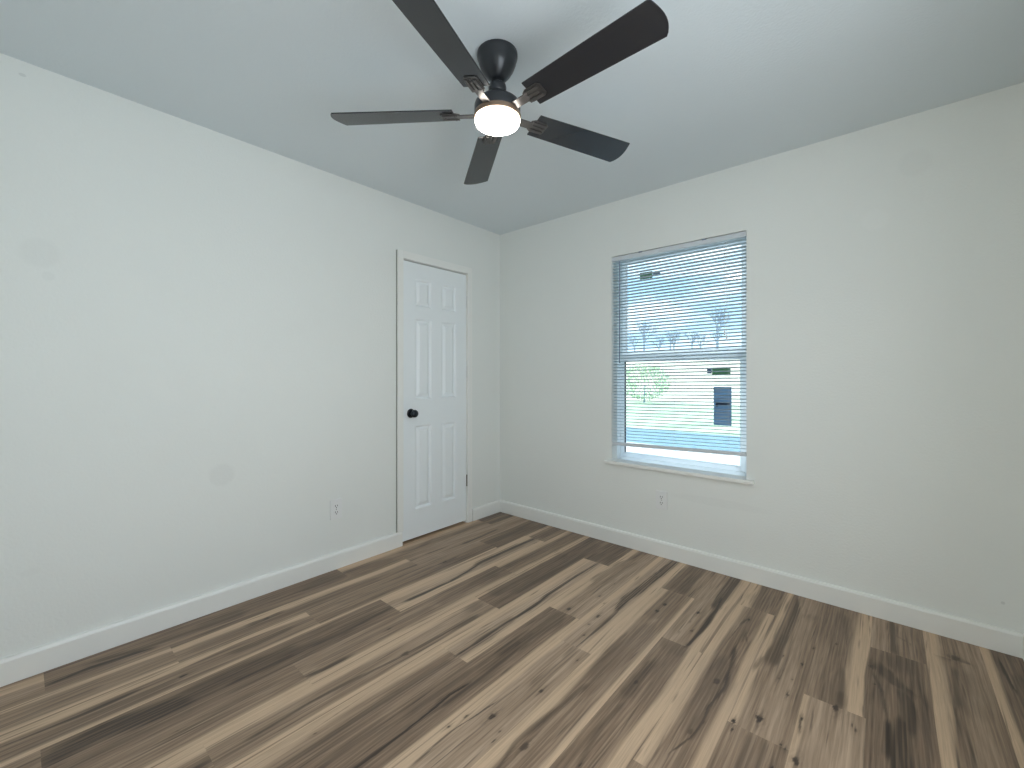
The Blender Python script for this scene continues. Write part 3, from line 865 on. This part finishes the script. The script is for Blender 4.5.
for x, zl in ((1.842, 1.47), (1.853, 1.44)):
    bm = bmesh.new(); tube(bm, [(x, BYc - .018, 2.006), (x + .001, BYc - .018, zl + .2), (x, BYc - .018, zl)], .0011, 6)
    pc = bpart('pull_cord', bm, M_cord)
    bm = bmesh.new(); lathe(bm, [(.002, zl + .004), (.004, zl - .006), (.0055, zl - .026), (.004, zl - .030)], 10, Matrix.Translation((x, BYc - .018, 0)))
    t = obj('tassel', bm, M_cord, pc, smooth=True)
    t.data.transform(Matrix.Translation(-Vector(blind.location)))

# ------------------------------------------------------------------ added window, unseen, around the side fill light
w2 = bpy.data.objects.new('added_window', None); C.objects.link(w2); tag(w2, kind='structure')
bm = bmesh.new()
for (a, b, c, d) in ((R_Y0 + e, R_Y0 + .05, R_Z0 + e, R_Z1 - e), (R_Y1 - .05, R_Y1 - e, R_Z0 + e, R_Z1 - e), (R_Y0 + .05, R_Y1 - .05, R_Z0 + e, R_Z0 + .05),
                     (R_Y0 + .05, R_Y1 - .05, R_Z1 - .05, R_Z1 - e), (R_Y0 + .05, R_Y1 - .05, 1.33, 1.37)):
    box(bm, RX + .08, RX + .12, a, b, c, d)
obj('window_frame', bm, M_vinyl, w2)  # frame of the added, unseen window

# ------------------------------------------------------------------ outlets
def outlet(P, U, N, label):
    """P centre on the wall, U to the right, N into the room."""
    U, N, P = Vector(U), Vector(N), Vector(P)
    M = basis(U, (0, 0, 1), N, P)
    root = empty('wall_outlet', P, label, 'outlet', None)
    inv = Matrix.Translation(-P)
    def part(name, bm, m, par, **k):
        bmesh.ops.transform(bm, matrix=inv @ M, verts=bm.verts[:])
        return obj(name, bm, m, par, **k)
    bm = bmesh.new(); box(bm, -.0375, .0375, -.0605, .0605, .0004, .0078)
    part('cover_plate', bm, M_plate, root, bevel=.0025)
    for s in (-1, 1):
        bm = bmesh.new(); cz = s * .0195
        prof = [(-.0165, -.009), (-.0165, .009), (-.010, .0145), (.010, .0145), (.0165, .009), (.0165, -.009), (.010, -.0145), (-.010, -.0145)]
        lo = [bm.verts.new((x, cz + y, .0072)) for x, y in prof]; hi = [bm.verts.new((x * .97, cz + y * .97, .0098)) for x, y in prof]
        for i in range(8): bm.faces.new((lo[i], lo[(i + 1) % 8], hi[(i + 1) % 8], hi[i]))
        bm.faces.new(hi); bm.faces.new(lo[::-1])
        rc = part('receptacle', bm, M_plate, root)
        bm = bmesh.new()
        for x, h in ((-.0064, .0052), (.0064, .0045)): box(bm, x - .0018, x + .0018, cz + .003 - h, cz + .003 + h, .0096, .0102)
        lathe(bm, [(.0032, .0096), (.0032, .0102)], 10, Matrix.Translation((0, cz - .0085, 0)))
        part('slots', bm, M_slot, rc)
    bm = bmesh.new(); lathe(bm, [(.0032, .0076), (.003, .0088), (.001, .0092)], 12)
    part('screw', bm, M_brass, root, smooth=True)
outlet((0, -1.505, .368), (0, 1, 0), (1, 0, 0), 'white duplex wall outlet on the long left wall, left of the door')
outlet((1.456, 0, .373), (1, 0, 0), (0, -1, 0), 'white duplex wall outlet on the wall right below the window')

# ------------------------------------------------------------------ ceiling fan
FX, FYc = 1.442, -1.582
fan = empty('ceiling_fan', (FX, FYc, H), 'black five bladed ceiling fan with a glowing round frosted lamp', 'ceiling fan')
def fz(z): return z - H
bm = bmesh.new()
lathe(bm, [(.078, fz(2.4395)), (.0785, fz(2.434)), (.0775, fz(2.422)), (.0735, fz(2.416)), (.0725, fz(2.404)), (.064, fz(2.382)), (.050, fz(2.359)), (.037, fz(2.345)), (.029, fz(2.337)), (.022, fz(2.335))], 40)
obj('canopy', bm, M_fan, fan, smooth=True)
bm = bmesh.new()
lathe(bm, [(.018, fz(2.334)), (.018, fz(2.326)), (.024, fz(2.325)), (.033, fz(2.318)), (.035, fz(2.308)), (.034, fz(2.294)), (.030, fz(2.288)), (.020, fz(2.286))], 28)
obj('downrod', bm, M_fan, fan, smooth=True)
bm = bmesh.new()
lathe(bm, [(.030, fz(2.290)), (.036, fz(2.284)), (.050, fz(2.274)), (.066, fz(2.262)), (.078, fz(2.252)), (.086, fz(2.246)), (.089, fz(2.238)), (.089, fz(2.214)), (.086, fz(2.2065)), (.05, fz(2.2065))], 48)
obj('motor_housing', bm, M_fan, fan, smooth=True)

bm = bmesh.new()
lathe(bm, [(.060, fz(2.206)), (.0895, fz(2.2058)), (.0905, fz(2.202)), (.0900, fz(2.192)), (.0880, fz(2.188)), (.060, fz(2.187))], 48)
obj('lamp_glow_rim', bm, mat('lamp_glow_brown', (.22, .15, .105), .40, metal=.35), fan, smooth=True)  # brown colour put in for the lamp's glow on the black housing
m, n, b = nodes('lamp_diffuser')
b.inputs['Base Color'].default_value = (.9, .88, .84, 1)
b.inputs['Emission Color'].default_value = (1.0, 0.93, 0.83, 1)
b.inputs['Emission Strength'].default_value = FAN_LIGHT
M_lamp = m
bm = bmesh.new()
lathe(bm, [(.0835, fz(2.1868)), (.0865, fz(2.184)), (.0868, fz(2.178)), (.084, fz(2.170)), (.074, fz(2.164)), (.048, fz(2.160)), (.015, fz(2.1585)), (.001, fz(2.1583))], 48)
obj('lamp_diffuser', bm, M_lamp, fan, smooth=True)

BZ = fz(2.2098)
R0, R1 = 0.168, 0.641
pitch = math.radians(12.6)
RISE = 0.0257      # the blades slope up a little towards their tips
def blade_bm():
    bm = bmesh.new()
    out = []
    # outline in local (r, s): root narrower, tip rounded off on the +s side
    hw0, hw1 = .054, .067
    out = [(R0, -hw0), (R0 + .25, -hw0 - .007), (R1, -hw1)]
    for i in range(1, 12):
        t = i / 12
        out.append((R1 + .020 * math.sin(PI * t ** 0.8) + .002 * t, -hw1 + (2 * hw1 - .003) * t))
    out += [(R1 + .002, hw1 - .003), (R0 + .25, hw0 + .006), (R0, hw0)]
    th = .005
    lo = [bm.verts.new((r, s, -th / 2)) for r, s in out]
    hi = [bm.verts.new((r, s, th / 2)) for r, s in out]
    bm.faces.new(lo[::-1]); bm.faces.new(hi)
    for i in range(len(out)):
        j = (i + 1) % len(out)
        bm.faces.new((lo[i], lo[j], hi[j], hi[i]))
    return bm
def arm_bm():
    """Bracket: neck from the motor, a rounded plate under the blade with two raised ribs and a slot."""
    bm = bmesh.new()
    def prism(pts, z0, z1):
        lo = [bm.verts.new((x, y, z0)) for x, y in pts]; hi = [bm.verts.new((x, y, z1)) for x, y in pts]
        bm.faces.new(lo[::-1]); bm.faces.new(hi)
        for i in range(len(pts)):
            j = (i + 1) % len(pts)
            bm.faces.new((lo[i], lo[j], hi[j], hi[i]))
    prism([(.080, -.017), (.160, -.017), (.160, .017), (.080, .017)], -.009, -.0045)
    prism([(.145, -.021), (.160, -.030), (.212, -.030), (.224, -.020), (.224, .020), (.212, .030), (.160, .030), (.145, .021)], -.0065, -.003)
    for q in (-1, 1):
        prism([(.152, q * .018 - .006), (.214, q * .018 - .006), (.214, q * .018 + .006), (.152, q * .018 + .006)], -.0125, -.0065)
    prism([(.158, -.005), (.216, -.005), (.216, .005), (.158, .005)], -.0100, -.0065)
    for r, q in ((.165, -.018), (.165, .018), (.205, 0)):
        lathe(bm, [(.0036, -.0100), (.0036, -.0138), (.002, -.0146)], 10, Matrix.Translation((r, q, 0)))
    return bm
bl0 = None
for k in range(5):
    ang = math.radians(-0.8 + 72 * k)
    # +s edge = d x up (to the right looking outwards), raised by the pitch
    d = Vector((math.cos(ang), math.sin(ang), 0)); s = Vector((d.y, -d.x, 0))
    up = Vector((0, 0, 1))
    d2 = (d + up * RISE).normalized()
    s2 = s * math.cos(pitch) + up * math.sin(pitch)
    s2 = (s2 - d2 * s2.dot(d2)).normalized()
    n2 = s2.cross(d2).normalized()
    if n2.z < 0: n2 = -n2
    M = basis(d2, s2, n2, (0, 0, BZ))
    if bl0 is None:
        bl0 = obj('blade', blade_bm(), M_blade, fan, bevel=.0012)
        ar0 = obj('blade_bracket', arm_bm(), M_arm, bl0, bevel=.001)
        o = bl0
    else:
        o = bl0.copy(); C.objects.link(o); o.parent = fan
        a = ar0.copy(); C.objects.link(a); a.parent = o
    o.matrix_local = M

# ------------------------------------------------------------------ outside
def ground_mat(name, c1, c2, scale, bump=0.0):
    m, n, b = nodes(name)
    tc = n.nodes.new('ShaderNodeTexCoord')
    no = n.nodes.new('ShaderNodeTexNoise'); no.inputs['Scale'].default_value = scale; no.inputs['Detail'].default_value = 6
    n.links.new(tc.outputs['Object'], no.inputs['Vector'])
    cr = n.nodes.new('ShaderNodeValToRGB')
    cr.color_ramp.elements[0].position = .35; cr.color_ramp.elements[0].color = (*c1, 1)
    cr.color_ramp.elements[1].position = .65; cr.color_ramp.elements[1].color = (*c2, 1)
    n.links.new(no.outputs[0], cr.inputs[0]); n.links.new(cr.outputs[0], b.inputs['Base Color'])
    b.inputs['Roughness'].default_value = .9
    return m
GZ = -.35
def ground(name, y0, y1, m, z=GZ):
    bm = bmesh.new(); box(bm, -70, 40, y0, y1, z - .2, z)
    return tag(obj(name, bm, m), kind='structure')
ground('yard_gravel', .16, 6.6, ground_mat('gravel', (.55, .56, .55), (.85, .86, .85), 9))
ground('road', 6.6, 9.3, ground_mat('asphalt', (.20, .33, .40), (.27, .41, .48), 6))
ground('lawn', 9.3, 22, ground_mat('lawn_grass', (.40, .54, .36), (.72, .78, .60), 1.2))
bm = bmesh.new()
M_field = ground_mat('dry_grass', (.62, .58, .44), (.86, .82, .68), .25)
pr = [(22, GZ - .2), (22, GZ), (32, GZ + .35), (45, 2.2), (56, 4.3), (66, 4.9), (120, 5.2), (120, GZ - .2)]
a = [bm.verts.new((-95, y, z)) for y, z in pr]; c = [bm.verts.new((55, y, z)) for y, z in pr]
for k in range(len(pr)): bm.faces.new((a[k], a[(k + 1) % len(pr)], c[(k + 1) % len(pr)], c[k]))
bm.faces.new(a); bm.faces.new(c[::-1])
tag(obj('field', bm, M_field), kind='structure')
M_hazy_bark = mat('hazy_bark', (.36, .44, .54), .9)  # bluish distance haze mixed into the bark colour
M_leaf = mat('leaf', (.56, .72, .48), .8, var=.3, vscale=3)
def branch(bm, rng, p, d, ln, r, depth):
    q = p + d * ln
    mid = p + d * ln * .5 + Vector((rng.uniform(-1, 1), rng.uniform(-1, 1), 0)) * ln * .05
    tube(bm, [p, mid, q], [r, r * .85, r * .68], 5 if depth < 2 else 3)
    if depth >= 5: return
    for _ in range(3 if depth < 4 else 2):
        nd = (d + Vector((rng.uniform(-1, 1), rng.uniform(-1, 1), rng.uniform(-.25, .7))) * .75).normalized()
        branch(bm, rng, q if rng.random() < .6 else mid, nd, ln * rng.uniform(.62, .82), r * .62, depth + 1)
def bare_tree(x, y, h, seed, label):
    rng = random.Random(seed)
    t = empty('bare_tree', (x, y, GZ if y < 40 else 4.85), label, 'tree', 'bare trees on the rise beyond the lawn')
    bm = bmesh.new(); r = h * .022
    tube(bm, [(0, 0, -.02), (.02 * h * .2, 0, h * .15), (0, 0, h * .3)], [r * 1.3, r, r * .85], 8)
    obj('trunk', bm, M_hazy_bark, t)
    bm = bmesh.new()
    for _ in range(4):
        d = Vector((rng.uniform(-.6, .6), rng.uniform(-.6, .6), 1)).normalized()
        branch(bm, rng, Vector((0, 0, h * .28)), d, h * .2, r * .6, 1)
    obj('branches', bm, M_hazy_bark, t)
BT_L = 'bare grey tree far beyond the lawn, seen between the blind slats'
for i, (x, y, h) in enumerate(((-16.6, 66, 8.6), (-28.5, 67, 7.0), (-24.8, 69, 5.2), (-21.6, 70, 4.8), (-33.0, 73, 5.0), (-12.6, 72, 4.6), (-26.8, 76, 5.4), (-19.2, 75, 5.0), (-23.4, 80, 5.6), (-30.8, 79, 5.2))):
    bare_tree(x, y, h, 10 + i, BT_L)
def leafy(x, y, h, w, seed, label):
    rng = random.Random(seed)
    t = empty('leafy_tree', (x, y, GZ), label, 'tree')
    bm = bmesh.new(); tube(bm, [(0, 0, -.02), (.03, 0, h * .2), (0, .02, h * .45)], [.06, .045, .025], 8)
    obj('trunk', bm, M_hazy_bark, t)
    bm = bmesh.new()
    for _ in range(900):
        u = rng.uniform(-1, 1); a = rng.uniform(0, 2 * PI); rr = rng.uniform(.55, 1) ** .5
        q = math.sqrt(1 - u * u)
        p = Vector((w * rr * q * math.cos(a), w * rr * q * math.sin(a), h * .52 + h * .48 * rr * u))
        ax = Vector((rng.uniform(-1, 1), rng.uniform(-1, 1), rng.uniform(-1, 1))).normalized(); bx = ax.orthogonal().normalized()
        s = rng.uniform(.05, .11)
        bm.faces.new([bm.verts.new(p + ax * s), bm.verts.new(p + bx * s * .5), bm.verts.new(p - ax * s), bm.verts.new(p - bx * s * .5)])
    obj('foliage', bm, M_leaf, t, smooth=None)
leafy(-8.1, 21.2, 2.3, 1.5, 3, 'small green leafy tree on the lawn, low at the left of the lower window pane')
